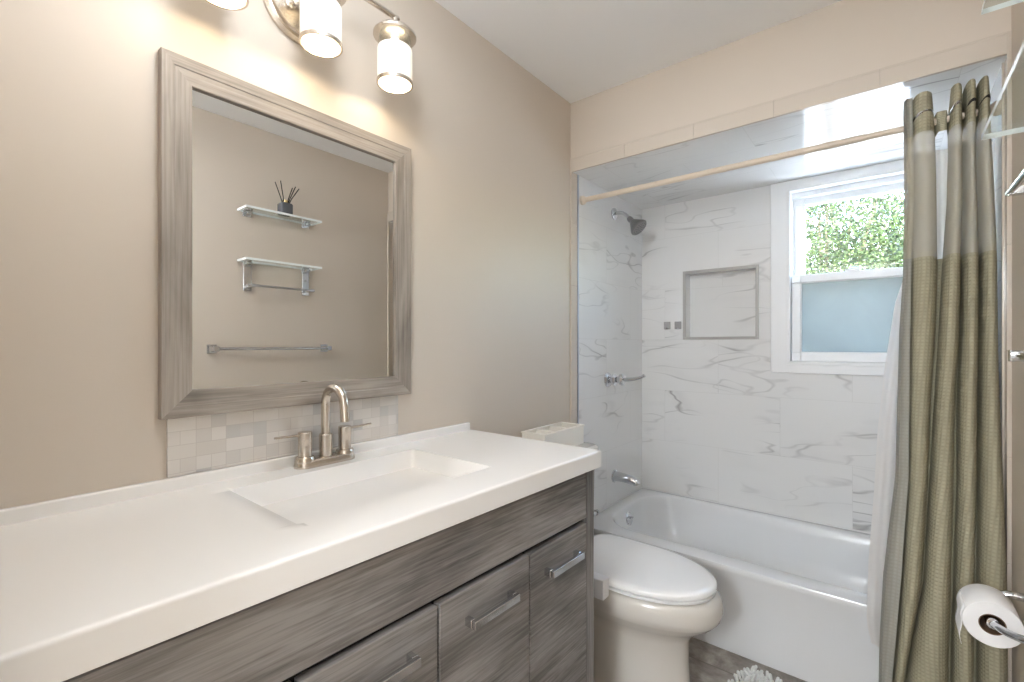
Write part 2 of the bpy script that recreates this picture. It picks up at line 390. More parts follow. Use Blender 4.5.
struct(MB().box(0, .010, 1.996, YB, .30, ZA), 'wall_alcove_left', M['ml'])
struct(MB().box(XR - .010, XR, 1.996, YB, .30, ZA), 'wall_alcove_right', M['ml'])
struct(MB().box(.0, XR, YS + .004, YB + .012, ZA, ZA + .012), 'ceiling_alcove', M['mc'])
n = MB()
n.box(NX0 - .006, NX1 + .006, YB + .088, YB + .095, NZ0 - .006, NZ1 + .006)
n.box(NX0 - .006, NX0, YB + .0, YB + .088, NZ0 - .006, NZ1 + .006); n.box(NX1, NX1 + .006, YB, YB + .088, NZ0 - .006, NZ1 + .006)
n.box(NX0, NX1, YB, YB + .088, NZ0 - .006, NZ0); n.box(NX0, NX1, YB, YB + .088, NZ1, NZ1 + .006)
struct(n, 'wall_niche', M['mb'])
g = MB(); ft = .013; e = .003
slab(g, 'y', YB - .006, YB + .006, NX0 - ft, NX1 + ft, NZ0 - ft, NZ1 + ft, [(NX0 + e, NX1 - e, NZ0 + e, NZ1 - e)])
struct(g, 'trim_niche', M['pad'], bevel=.0015)
# bullnose tile round the tub opening (twelve-inch pieces)
tr = MB(); js = [0.004, .285, .587, .875, 1.181, XR - .006]
for a, b in zip(js, js[1:]):
    tr.box(a + .0002, b - .0002, YS - .007, YS + .006, ZA - .002, ZA + .060); tr.box(a + .0002, b - .0002, YS - .0085, YS, ZA + .054, ZA + .061)
struct(tr, 'trim_1', M['trim'], bevel=.0011)
for nm, x0, x1, xa, xb in (('trim_2', .0, .007, .0, .010), ('trim_3', XR - .007, XR, XR - .010, XR)):
    tr = MB(); zs = [0, .305, .61, .915, 1.22, 1.525, 1.83, ZA + .06]
    for a, b in zip(zs, zs[1:]):
        tr.box(x0, x1, YS + .001, 1.990, a + .0002, b - .0002); tr.box(xa, xb, YS - .008, YS + .002, a + .0002, b - .0002)
    struct(tr, nm, M['trim'], bevel=.0015)
struct(MB().box(0, .012, 1.990, 1.996, .34, ZA), 'trim_4', M['alu'])
struct(MB().box(XR - .012, XR, 1.990, 1.996, .34, ZA), 'trim_5', M['trim'])
# doorway casing and the hall the camera looks in from
d = MB()
slab(d, 'y', -.015, -.003, .52, 1.474, 0, 2.11, [(.60, 1.42, -.01, 2.03)]); slab(d, 'y', -.14, -.128, .52, 1.50, 0, 2.11, [(.60, 1.42, -.01, 2.03)])
struct(d, 'trim_6', M['pvc'], bevel=.003)
struct(MB().box(-.6, 2.4, -1.75, -.13, -.1, 0), 'floor_hall', M['hallfloor'])
struct(MB().box(-.6, 2.4, -1.75, -.13, ZC, ZC + .1), 'ceiling_hall', M['ceil'])
h = MB(); h.box(-.7, -.6, -1.85, -.13, 0, ZC); h.box(2.4, 2.5, -1.85, -.13, 0, ZC); h.box(-.6, 2.4, -1.85, -1.75, 0, ZC); h.box(-.6, -.12, -.13, -.05, 0, ZC); h.box(XR + .12, 2.4, -.13, -.05, 0, ZC)
struct(h, 'wall_hall', M['hall'])

cl = thing('fill_globe', (.53, .40, ZC), 'added out-of-view white fill globe on a short nickel stem near the door', 'fill light')  # invented globe out of view, added to brighten the room
MB().lathe([(.065, 0), (.065, .012), (.05, .02), (.012, .024), (.012, .09), (.04, .095), (.04, .11), (0, .112)], (.53, .40, ZC), (0, 0, -1), 32).build('canopy_stem', M['nickel'], cl, angle=30)
MB().lathe([(.10 * sin(pi * k / 20), .105 + .10 - .10 * cos(pi * k / 20)) for k in range(2, 20)] + [(0, .305)], (.53, .40, ZC), (0, 0, -1), 40).build('fill_globe_shade', M['globe'], cl)

# window
win = thing('window_1', (1.07, YB, WZ0), 'white double-hung window over the tub, clear upper pane and frosted lower pane', 'window', kind='structure')
c = MB()
c.box(.723, WX0 + .006, YB - .014, YB, 1.09, ZA); c.box(WX1 - .006, 1.42, YB - .014, YB, 1.09, ZA)
c.box(.723, 1.42, YB - .013, YB, WZ1 - .006, ZA); c.box(.723, 1.42, YB - .013, YB, 1.09, WZ0 + .006)
c.build('window_casing', M['pvc'], win, bevel=.004)
c = MB()
c.box(WX0 - .002, WX0 + .013, YB - .018, YB + .17, WZ0, WZ1); c.box(WX1 - .013, WX1 + .002, YB - .018, YB + .17, WZ0, WZ1)
c.box(WX0, WX1, YB - .018, YB + .17, WZ1 - .012, WZ1 + .002); c.box(WX0, WX1, YB - .018, YB + .17, WZ0 - .002, WZ0 + .016)
c.box(WX0 + .012, WX0 + .022, YB + .065, YB + .17, WZ0, WZ1); c.box(WX1 - .022, WX1 - .012, YB + .065, YB + .17, WZ0, WZ1); c.box(WX0, WX1, YB + .03, YB + .17, WZ1 - .038, WZ1 - .01)
c.build('window_jamb', M['pvc'], win, bevel=.003)
ZM = 1.575
def sash(nm, y0, y1, x0, x1, z0, z1, st, tp, bt, gm, gn):
    s = slab(MB(), 'y', y0, y1, x0, x1, z0, z1, [(x0 + st, x1 - st, z0 + bt, z1 - tp)]); so = s.build(nm, M['pvc'], win, bevel=.004)
    gk = slab(MB(), 'y', y0 + .008, y1 - .008, x0 + st - .002, x1 - st + .002, z0 + bt - .002, z1 - tp + .002, [(x0 + st + .003, x1 - st - .003, z0 + bt + .003, z1 - tp - .003)]); gk.build('glazing_bead', M['pvc'], so)
    ym = (y0 + y1) / 2; MB().box(x0 + st - .004, x1 - st + .004, ym - .003, ym + .003, z0 + bt - .004, z1 - tp + .004).build(gn, gm, so)
    return so
sash('lower_sash', YB + .022, YB + .062, WX0 + .014, WX1 - .014, WZ0 + .016, ZM + .018, .040, .040, .045, M['frost'], 'frosted_pane')
us = sash('upper_sash', YB + .07, YB + .108, WX0 + .022, WX1 - .022, ZM - .022, WZ1 - .036, .042, .034, .036, M['glass'], 'clear_pane')
k = MB(); k.box(1.04, 1.10, YB + .025, YB + .06, ZM + .018, ZM + .028); k.tube([(1.055, YB + .03, ZM + .033), (1.10, YB + .05, ZM + .033)], .005, 10); k.build('sash_lock', M['pvc'], win, bevel=.002)

# outside
tag(MB().box(-12, 14, 3.0, 26, -.5, -.4).build('ground', M['patio']), kind='structure')
def shrub(name, x, y, h, w, seed, mat, label, n=5200, ls=.05):
    R = random.Random(seed); t = thing(name, (x, y, -.4), label, 'tree', 'trees outside the window')
    tk = MB()
    for i in range(5):
        a = R.uniform(0, 2 * pi); rr = w * .35 * R.random()
        tk.tube(smooth_path([(x, y, -.4), (x + rr * .3 * cos(a), y + rr * .3 * sin(a), h * .3), (x + rr * cos(a), y + rr * sin(a), h * .62)], 4), [.04 - .0042 * k for k in range(9)], 7)
    tk.build('trunk', M['bark'], t)
    lobes = [(x + R.uniform(-.55, .55) * w, y + R.uniform(-.5, .5) * w * .7, -.4 + h * R.uniform(.44, .86), R.uniform(.28, .44) * w) for _ in range(24)]
    fo = MB()
    for i in range(n):
        lx, ly, lz, lr = lobes[i % 24]
        v = Vector((R.gauss(0, 1), R.gauss(0, 1), R.gauss(0, 1))).normalized() * lr * (R.random() ** .35)
        p = Vector((lx, ly, lz)) + v * Vector((1, 1, .85)).length / 1.65
        d = Vector((R.gauss(0, 1), R.gauss(0, 1) - .5, R.gauss(0, .6) - .3)).normalized(); s_ = d.cross(Vector((R.gauss(0, 1), R.gauss(0, 1), R.gauss(0, 1)))).normalized()
        L = ls * R.uniform(.7, 1.5); nn = d.cross(s_)
        q = [p, p + d * L * .5 + s_ * L * .32 + nn * L * .08, p + d * L, p + d * L * .5 - s_ * L * .32 + nn * L * .08]
        fo.face([fo.b.verts.new(a) for a in q])
    fo.build('foliage', mat, t, recalc=False)
shrub('tree', .70, 5.9, 4.3, 1.75, 4, M['leafa'], 'bright green leafy tree filling the upper window pane', 64000, .027)
shrub('tree', -1.7, 8.2, 5.0, 1.6, 5, M['leafb'], 'darker green tree at the left behind the bright leafy one', 12000, .045)
shrub('tree', 2.7, 8.0, 5.0, 1.6, 8, M['leafb'], 'darker green tree at the right, mostly behind the curtain', 12000, .045)
shrub('tree', .75, 11.0, 6.6, 2.2, 11, M['leafb'], 'tall dark green tree farthest behind the bright leafy one', 14000, .06)

# ------------------------------------------------------------------ vanity
def warp(v):
    k = .06 * max(0, 1.235 - v.y) / 1.2
    return Vector((v.x * (1 - k), v.y, v.z))
van = thing('vanity_cabinet', (.27, .62, 0), 'grey wood-grain bathroom vanity cabinet with chrome pulls under the white countertop', 'vanity')
XF = .520
b = MB(warp); b.box(.004, XF - .023, .043, 1.19, .09, .108); b.box(.004, .016, .043, 1.19, .108, .870); b.box(XF - .032, XF - .023, .043, 1.19, .108, .874)
b.build('carcass', M['dark'], van)
b = MB(warp); b.box(.004, XF, 1.190, 1.229, 0, .8755); b.build('side_panel', M['vwood_z'], van, bevel=.0015)
b = MB(warp); b.box(.004, XF, .004, .043, 0, .8755); b.build('side_panel', M['vwood_z'], van, bevel=.0015)
b = MB(warp); b.box(.004, XF - .06, .043, 1.19, 0, .09); b.build('toe_kick', M['vwood'], van)
b = MB(warp); b.box(XF - .022, XF - .002, .0445, 1.1885, .733, .862); b.build('false_front', M['vwood'], van, bevel=.0015)
def pull(par, y0, y1, z, w=.0):
    h = MB(warp); r = .009; x0, x1 = XF - .003, XF + .030
    h.box(x1 - .010, x1, y0, y1, z - r, z + r)
    h.box(x0, x1 - .011, y0, y0 + .012, z - r, z + r); h.box(x0, x1 - .011, y1 - .012, y1, z - r, z + r)
    return tag(h.build('handle', M['chrome'], par, bevel=.002, seg=3), 'chrome bar handle')
fz = .718
def front(nm, y0, y1, z0, z1, hz):
    f = MB(warp).box(XF - .021, XF, y0, y1, z0, z1).build(nm, M['vwood'], van, bevel=.002)
    if hz: m = (y0 + y1) / 2; pull(f, m - .074, m + .074, hz)
    return f
for y0, y1 in ((.924, 1.187), (.631, .918), (.350, .625), (.047, .344)): front('door', y0, y1, .10, fz, .652)

# countertop with moulded sink
X0, X1, Y0, Y1, ZT, ZB = 0.0, .541, -.008, 1.235, .925, .8765
ct = thing('vanity_countertop', (.27, .61, ZB), 'white countertop with a moulded rectangular sink and low back lip on the vanity', 'countertop')
bx0, bx1, by0, by1, bd = .100, .418, .394, .893, .118
def sst(a, b, x):
    t = max(0, min(1, (x - a) / (b - a))); return t * t * (3 - 2 * t)
def depth(x, y):
    def edge(dd, w):
        t = max(0, min(1, dd / w)); return 1 - (1 - t) ** 2.4
    e = [edge(x - bx0, .10), edge(bx1 - x, .07), edge(y - by0, .30), edge(by1 - y, .075)]
    if min(e) < 1e-6: return 0
    return bd * min(1, 1.19 * sum(q ** -6 for q in e) ** (-1 / 6))
def axisv(a, b, lo, hi, n1, n2, n3):
    L = [a + (lo - a) * i / n1 for i in range(n1)] + [lo + (hi - lo) * i / n2 for i in range(n2)] + [hi + (b - hi) * i / n3 for i in range(n3 + 1)]
    return L
xs = axisv(X0, X1 - .004, bx0, bx1, 4, 60, 5); xs.insert(-1, X1 - .010); ys = axisv(Y0, Y1 - .003, by0, by1, 10, 90, 12)
m = MB(warp)
rows = [[(x, y, ZT - depth(x, y)) for y in ys] for x in xs]
R = [[m.b.verts.new(p) for p in r] for r in rows]
for i in range(len(xs) - 1):
    for j in range(len(ys) - 1): m.face([R[i][j], R[i + 1][j], R[i + 1][j + 1], R[i][j + 1]])
fr = [m.b.verts.new((X1 - .0012, min(y, Y1 - .003), ZT - .0012)) for y in ys]; fr2 = [m.b.verts.new((X1, y, ZT - .004)) for y in ys]; fr2b = [m.b.verts.new((X1, y, ZT - .0065)) for y in ys]; fr3 = [m.b.verts.new((X1, y, ZB)) for y in ys]
for a, c_ in ((R[-1], fr), (fr, fr2), (fr2, fr2b), (fr2b, fr3)):
    for j in range(len(ys) - 1): m.face([a[j], c_[j], c_[j + 1], a[j + 1]])
for jj, yy in ((-1, Y1), (0, Y0)):
    top = [R[i][jj] for i in range(len(xs))] + [fr[jj], fr2[jj]]
    s1 = [m.b.verts.new((v.co.x, yy, min(v.co.z - (.0 if k >= len(xs) else .004), ZT - .004))) for k, v in enumerate(top)]; s2 = [m.b.verts.new((v.co.x, yy, ZB)) for v in top]
    for a, c_ in ((top, s1), (s1, s2)):
        for k in range(len(top) - 1): m.face([a[k], a[k + 1], c_[k + 1], c_[k]])
    m.face([fr2[jj], fr2b[jj], fr3[jj], s2[-1], s1[-1]])
# underside
u = [m.b.verts.new(p) for p in ((0, Y0, ZB), (X1, Y0, ZB), (X1, Y1, ZB), (0, Y1, ZB))]; m.face(u)
m.build('countertop', M['top'], ct, angle=50)
m = MB(warp); m.box(.0, .016, Y0, Y1 - .012, ZT - .004, .953); m.build('back_lip', M['top'], ct, bevel=.004, seg=3)
m = MB(); m.lathe([(.0, .0), (.022, .0), (.024, .003), (.012, .007), (0, .008)], (.235, .655, ZT - bd + .0005), n=24); m.build('sink_drain', M['nickel'], ct)

# backsplash mosaic
tag(MB().box(.0, .0065, .307, .908, .954, 1.085).build('mosaic_backsplash', M['mosaic'], bevel=.001), 'strip of small beige and grey mosaic tiles between countertop and mirror', 'backsplash')

# faucet
fy, fx, fz0 = .645, .043, ZT + .0003
fa = thing('faucet', (fx, fy, fz0), 'brushed nickel two-handle faucet with high curved spout behind the sink', 'faucet')
def stadium(x, y, w, l, n=10):
    o = []
    for k in range(n + 1): a = pi * k / n; o.append((x + w * cos(a), y + l + w * sin(a)))
    for k in range(n + 1): a = pi + pi * k / n; o.append((x + w * cos(a), y - l + w * sin(a)))
    return o
b = MB(); b.loft([[(p[0], p[1], fz0 + z) for p in stadium(fx, fy, w, .056)] for w, z in ((.0265, 0), (.0265, .004), (.025, .012), (.023, .017), (.019, .019))]); b.build('base', M['nickel'], fa, angle=50)
sp = [(fx, fy, fz0 + .018), (fx, fy, fz0 + .155)]
for k in range(1, 13): a = pi * k / 12 * .94; sp.append((fx + .045 - .045 * cos(a), fy, fz0 + .155 + .045 * sin(a)))
sp.append((fx + .094, fy, fz0 + .118))
b = MB(); b.tube(sp, .0115, 18); b.build('spout', M['nickel'], fa)
b = MB(); b.lathe([(.0165, .016), (.0165, .075), (.0145, .078), (.0115, .079)], (fx, fy, fz0)); b.build('spout_collar', M['nickel'], fa, angle=30)
for sgn in (-1, 1):
    y = fy + sgn * .056
    b = MB(); b.lathe([(.019, .014), (.018, .022), (.0165, .026), (.0165, .065), (.0168, .066), (.0168, .088), (.0155, .090), (0, .0905)], (fx, y, fz0)); hd = b.build('handle', M['nickel'], fa, angle=30)
    b = MB(); b.lathe([(.0245, .012), (.0245, .022), (.022, .027), (.017, .029)], (fx, y, fz0), n=28); b.build('escutcheon', M['nickel'], fa, angle=30)
    b = MB(); b.tube([(fx, y, fz0 + .083), (fx + .003, y + sgn * .04, fz0 + .084), (fx + .006, y + sgn * .078, fz0 + .086)], [.0055, .0045, .0038], 12, flat=.7); b.build('lever', M['nickel'], hd)

# ------------------------------------------------------------------ mirror
MY0, MY1, MZ0, MZ1 = .292, .947, 1.081, 1.860
mi = thing('wall_mirror', (.0, .62, 1.47), 'rectangular wall mirror in a weathered grey-brown wood frame', 'mirror')
fw = .058
prof = [(0, 0), (0, .0205), (.0015, .022), (.024, .020), (.0255, .0185), (.056, .0170), (.058, .0150), (.058, 0)]  # (inward offset, x)
def rail(kind):
    rings = []
    for end in (0, 1):
        r = []
        for o_, x in prof:
            if kind in 'tb':
                y = MY0 + o_ if end == 0 else MY1 - o_; z = MZ1 - o_ if kind == 't' else MZ0 + o_
            else:
                z = MZ0 + o_ if end == 0 else MZ1 - o_; y = MY0 + o_ if kind == 'l' else MY1 - o_
            r.append((x + .001, y, z))
        rings.append(r)
    MB().loft(rings).build('frame_rail', M['fr_y'] if kind in 'tb' else M['fr_z'], mi, angle=20)
for k in 'tblr': rail(k)
MB().box(.002, .010, MY0 + fw - .004, MY1 - fw + .004, MZ0 + fw - .004, MZ1 - fw + .004).build('mirror_glass', M['mirror'], mi)

# ------------------------------------------------------------------ vanity light
LX, LYS, LB = .112, (.374, .595, .816), 2.168
vl = thing('vanity_light', (.0, .595, 2.12), 'brushed nickel three-shade vanity light on the wall above the mirror, lit', 'wall lamp')
b = MB(); b.lathe([(.098, 0), (.098, .008), (.090, .014), (.082, .012), (.078, .020), (.0, .024)], (0.0005, .595, 2.122), (1, 0, 0), 48); bp = b.build('backplate', M['nickel'], vl, angle=30)
for y in (.560, .630):
    b = MB(); b.lathe([(.012, 0), (.012, .008), (0, .012)], (.022, y, 2.10), (1, 0, 0), 16); b.build('finial', M['nickel'], bp)
b = MB(); b.tube([(.02, .595, 2.14), (.07, .595, 2.15), (LX, .595, LB)], .010, 14); b.tube([(LX, LYS[0] - .012, LB), (LX, LYS[2] + .012, LB)], .0075, 14); b.build('bar', M['nickel'], vl)
for y in LYS:
    b = MB(); b.lathe([(.0, .065), (.008, .064), (.008, .03), (.030, .026), (.050, .022), (.060, .012), (.060, .006), (.056, .004), (.030, .003), (0, .003)], (LX, y, 2.105), n=40); cap = b.build('shade_holder', M['nickel'], vl, angle=30)
    b = MB(); b.loft([[(LX + r * cos(2 * pi * k / 40), y + r * sin(2 * pi * k / 40), z) for k in range(40)] for r, z in ((.044, 2.109), (.046, 2.085), (.046, 2.072), (.0435, 2.072), (.0435, 2.085), (.0415, 2.109))], False, False); b.build('glass_collar', M['glass'], cap)
    b = MB(); b.loft([[(LX + r * cos(2 * pi * k / 40), y + r * sin(2 * pi * k / 40), z) for k in range(40)] for r, z in ((.030, 2.077), (.047, 2.076), (.0485, 2.072), (.0485, 1.980), (.0455, 1.980), (.0455, 2.070), (.030, 2.074))], False, False); sh = b.build('shade', M['glow'], vl, angle=30); tag(sh, 'lit frosted white glass shade')
    b = MB(); b.loft([[(LX + r * cos(2 * pi * k / 40), y + r * sin(2 * pi * k / 40), z) for k in range(40)] for r, z in ((.0505, 1.984), (.0505, 1.976), (.0455, 1.976), (.0455, 1.984), (.0505, 1.984))], False, False); b.build('rim_band', M['nickel'], sh, angle=30)
    b = MB(); b.lathe([(.012, .03), (.014, .0), (.024, -.025), (.028, -.045), (.022, -.066), (.010, -.074), (0, -.076)], (LX, y, 2.074), n=20); b.build('bulb', M['bulb'], cap)
    lamp('vanity_lamp_light', 'POINT', (LX, y, 2.005), .62, WARM, shadow_soft_size=.03)

# ------------------------------------------------------------------ toilet
tl = thing('toilet', (.40, 1.62, 0), 'white toilet with a closed lid between the vanity and the bathtub', 'toilet')
TY = 1.612
def egg(xb, xf, hw, z, flat=.0, n=48, p=2.0):
    """plan outline, flat-ish back at xb, rounded front at xf"""
    o = []; xc = xb + (xf - xb) * .46
    for k in range(n):
        a = 2 * pi * k / n; ca, sa = cos(a), sin(a)
        if ca >= 0: x = xc + (xf - xc) * (abs(ca) ** (2 / 2.1)); y = hw * (abs(sa) ** (2 / 2.1)) * (1 if sa >= 0 else -1)
        else:
            q = 2.0 + 1.6 * flat; x = xc - (xc - xb) * (abs(ca) ** (2 / q)); y = hw * (abs(sa) ** (2 / q)) * (1 if sa >= 0 else -1)
        o.append((x, TY + y, z))
    return o
b = MB()
b.loft([egg(.10, .680, .126, 0, 1), egg(.10, .678, .125, .02, 1), egg(.10, .670, .121, .15, 1), egg(.10, .672, .122, .225, 1), egg(.12, .690, .131, .254, 1), egg(.14, .724, .150, .280, .8), egg(.16, .752, .167, .30, .8), egg(.18, .768, .177, .318, .8),
        egg(.18, .772, .180, .322, .8), egg(.18, .780, .186, .345, .8), egg(.18, .779, .187, .372, .8), egg(.19, .772, .184, .390, .8), egg(.20, .757, .175, .400, .8), egg(.21, .745, .168, .402, .8)])
b.build('bowl', M['porc'], tl, angle=40)
b = MB(); b.loft([egg(.255 - k, .755 + k, .180 + k, z, 1.6) for z, k in ((.4025, -.020), (.4055, -.018), (.4060, .001), (.4130, .002), (.4150, -.002), (.4155, -.012))]); b.build('seat', M['seat'], tl, angle=50)
b = MB(); b.loft([egg(.240 - k, .757 + k, .181 + k, z, 2.4) for z, k in ((.4155, -.025), (.4195, -.022), (.4203, .001), (.432, .002), (.437, -.003), (.4415, -.02), (.4445, -.06), (.446, -.12))]); b.build('lid', M['seat'], tl, angle=50)
for s_ in (-.075, .075): MB().tube([(.238, TY + s_ - .02, .425), (.238, TY + s_ + .02, .425)], .010, 14).build('hinge', M['seat'], tl)
b = MB(); b.loft([[(p[0], p[1], z) for p in rrect(.035 + i, .215 - i, TY - .20 + i, TY + .20 - i, .03)] for z, i in ((.39, .02), (.42, .006), (.77, .0))]); tk = b.build('tank', M['porc'], tl, angle=40)
b = MB(); b.loft([[(p[0], p[1], z) for p in rrect(.022 + i, .226 - i, TY - .215 + i, TY + .215 - i, .035)] for z, i in ((.770, .004), (.774, 0), (.792, 0), (.800, .008))]); b.build('tank_lid', M['porc'], tl, angle=40)
b = MB(); b.lathe([(.016, 0), (.016, .008), (.008, .012), (.008, .022)], (.215, TY - .14, .715), (1, 0, 0), 18); b.tube([(.235, TY - .145, .715), (.238, TY - .09, .712), (.240, TY - .055, .708)], [.007, .006, .007], 12); b.build('flush_lever', M['chrome'], tl)
b = MB(); b.lathe([(.011, 0), (.011, .02), (.008, .022), (.008, .034), (.012, .036), (.012, .048), (0, .05)], (.19, TY + .196, .487), (0, 1, 0), 16); b.build('fill_connector', M['chrome'], tl)

bd_ = MB(); bd_.box(.345, .470, 1.383, 1.424, .388, .455)
bo = thing('bidet_attachment', (.41, 1.42, .40), 'small white boxy bidet control on the near side of the toilet', 'bidet')
bd_.build('control_box', M['plastic'], bo, bevel=.004, seg=3)
b = MB(); b.lathe([(.016, 0), (.016, .006), (.013, .016), (0, .017)], (.385, 1.403, .454), n=20); b.build('dial', M['plastic'], bo)

# organiser box on the tank
bx = thing('organizer_box', (.10, TY, .80), 'cream plastic box with three open compartments on the toilet tank', 'box')
b = MB(); ox0, ox1, oy0, oy1, oz0, oz1 = .040, .156, 1.497, 1.795, .800, .880; th = .006
b.box(ox0, ox1, oy0, oy1, oz0, oz0 + th); b.box(ox0, ox0 + th, oy0, oy1, oz0 + th, oz1); b.box(ox1 - th, ox1, oy0, oy1, oz0 + th, oz1)
b.box(ox0 + th, ox1 - th, oy0, oy0 + th, oz0 + th, oz1); b.box(ox0 + th, ox1 - th, oy1 - th, oy1, oz0 + th, oz1)
b.build('tray', M['cream'], bx, bevel=.0015)
for y in (oy0 + (oy1 - oy0) / 3, oy0 + (oy1 - oy0) * 2 / 3): MB().box(ox0 + th, ox1 - th, y - .008, y + .008, oz0 + th, oz1 - .002).build('divider', M['cream'], bx, bevel=.0015)
b = MB(); slab(b, 'z', oz1 - .004, oz1 + .003, ox0 - .003, ox1 + .003, oy0 - .003, oy1 + .003, [(ox0 + .010, ox1 - .010, oy0 + .012, oy1 - .012)]); b.build('rim', M['cream'], bx, bevel=.0015)

# ------------------------------------------------------------------ bathtub
tb = thing('bathtub', (.74, 2.38, 0), 'white alcove bathtub with a plain apron under the window', 'bathtub')
TX0, TX1, TY0, TY1, TZ = .011, XR - .011, 2.0, YB - .001, .345
def rr(x0, x1, y0, y1, r, z): return [(p[0], p[1], z) for p in rrect(x0, x1, y0, y1, r, 8)]
b = MB()
rings = [rr(TX0, TX1, TY0 + .006, TY1, .004, 0), rr(TX0, TX1, TY0 + .006, TY1, .004, .02), rr(TX0, TX1, TY0 + .012, TY1, .004, .05), rr(TX0, TX1, TY0 + .012, TY1, .004, .295), rr(TX0, TX1, TY0 + .002, TY1, .004, .318), rr(TX0, TX1, TY0, TY1, .004, .335), rr(TX0 + .001, TX1 - .001, TY0 + .004, TY1 - .001, .004, .343), rr(TX0 + .004, TX1 - .004, TY0 + .012, TY1 - .004, .006, TZ),
         rr(.075, 1.405, 2.088, 2.706, .17, TZ), rr(.079, 1.40, 2.094, 2.702, .17, TZ - .002), rr(.084, 1.394, 2.100, 2.697, .17, TZ - .010), rr(.092, 1.38, 2.108, 2.690, .17, .30), rr(.115, 1.33, 2.135, 2.668, .18, .18), rr(.145, 1.26, 2.165, 2.645, .18, .10), rr(.185, 1.20, 2.205, 2.61, .13, .07), rr(.25, 1.12, 2.27, 2.55, .11, .062)]
b.loft(rings, True, True); b.build('tub_shell', M['tub'], tb, angle=45)
ov = (.094, 2.385, .280); nx = Vector((1, 0, .22)).normalized()
b = MB(); b.lathe([(.036, -.006), (.036, .004), (.030, .009), (.008, .011), (0, .011)], ov, nx, 28); op = b.build('overflow_plate', M['chrome'], tb, angle=30)
b = MB(); b.tube([Vector(ov) + nx * .008, Vector(ov) + nx * .018 + Vector((0, 0, .010)), Vector(ov) + nx * .028 + Vector((0, 0, .004))], [.006, .005, .006], 10); b.build('trip_lever', M['chrome'], op)
b = MB(); b.lathe([(.036, 0), (.036, .003), (.012, .005), (0, .005)], (.32, 2.41, .0625), n=24); b.build('drain', M['chrome'], tb)

# tub spout, shower valve, shower head on the left alcove wall
XT = .010
ts = thing('tub_spout', (XT, 2.38, .50), 'chrome tub spout low on the tiled wall above the bathtub', 'spout')
b = MB(); pth = [(XT, 2.38, .500), (XT + .03, 2.38, .501), (XT + .075, 2.38, .499), (XT + .11, 2.38, .494), (XT + .128, 2.38, .486), (XT + .135, 2.38, .474)]
b.tube(smooth_path(pth, 4), [.031 - .0006 * k for k in range(21)], 20, flat=.9); b.build('spout_body', M['chrome'], ts, angle=50)
b = MB(); b.lathe([(.034, 0), (.034, .004), (.031, .007)], (XT, 2.38, .50), (1, 0, 0), 28); b.build('wall_flange', M['chrome'], ts, angle=30)
sv = thing('shower_valve', (XT, 2.30, 1.043), 'chrome shower valve with a stacked stem and lever on the left tiled wall', 'shower valve')
ax = (1, 0, .06)
b = MB(); b.lathe([(.040, 0), (.040, .004), (.034, .012), (.020, .018), (0, .019)], (XT, 2.30, 1.043), ax, 28); b.build('escutcheon', M['chrome'], sv, angle=30)
b = MB(); b.lathe([(.016, .012), (.018, .03), (.030, .036), (.032, .046), (.024, .056), (.016, .060), (.018, .072), (.030, .078), (.032, .088), (.026, .098), (.014, .104), (0, .106)], (XT, 2.30, 1.043), ax, 28); st_ = b.build('stem', M['chrome'], sv, angle=30)
b = MB(); b.tube(smooth_path([(XT + .095, 2.30, 1.048), (XT + .15, 2.30, 1.054), (XT + .195, 2.30, 1.066), (XT + .212, 2.30, 1.076)], 4), [.012, .0115, .011, .0105, .010, .0095, .009, .0085, .008, .008, .009, .010, .009], 14); b.build('lever', M['chrome'], sv)
sh = thing('showerhead', (XT, 2.38, 1.967), 'chrome shower head on a bent arm high on the left tiled wall', 'shower head')
b = MB(); b.lathe([(.034, 0), (.033, .005), (.022, .011), (0, .012)], (XT, 2.38, 1.967), (1, 0, 0), 28); b.build('flange', M['chrome'], sh, angle=30)
b = MB(); b.tube(smooth_path([(XT, 2.38, 1.967), (.045, 2.38, 1.968), (.075, 2.38, 1.955), (.102, 2.38, 1.925)], 5), .0095, 14); b.build('arm', M['chrome'], sh)
hd = Vector((.68, 0, -.73)).normalized()
b = MB(); b.lathe([(.012, -.004), (.016, .006), (.016, .018), (.013, .022), (.020, .032), (.038, .060), (.048, .076), (.050, .084), (.046, .090), (0, .088)], (.100, 2.38, 1.928), hd, 32); hb = b.build('head', M['satin'], sh, angle=30)
b = MB(); fc = Vector((.100, 2.38, 1.928)) + hd * .0885; uu = Vector((0, 1, 0)); ww = hd.cross(uu)
for r_, k_ in ((.012, 6), (.024, 12), (.036, 18)):
    for i in range(k_):
        a = 2 * pi * i / k_; b.lathe([(.0018, 0), (.0014, .004), (0, .0045)], fc + (uu * cos(a) + ww * sin(a)) * r_, hd, 6)
tag(b.build('nozzles', M['gasket'], hb), kind='stuff')

# hooks by the niche
for i, (x, lab) in enumerate(((.170, 'small square metal hook on the tile, the one farther from the niche'), (.235, 'small square metal hook on the tile, the one next to the niche'))):
    hk = thing('wall_hook', (x, YB, 1.345), lab, 'hook', 'square hooks by the niche')
    MB().box(x - .020, x + .020, YB - .005, YB, 1.327, 1.372).build('plate', M['satin'], hk, bevel=.0015)
    b = MB(); b.box(x - .006, x + .006, YB - .028, YB - .004, 1.326, 1.333); b.box(x - .006, x + .006, YB - .032, YB - .026, 1.326, 1.343); b.build('hook', M['satin'], hk, bevel=.0015)

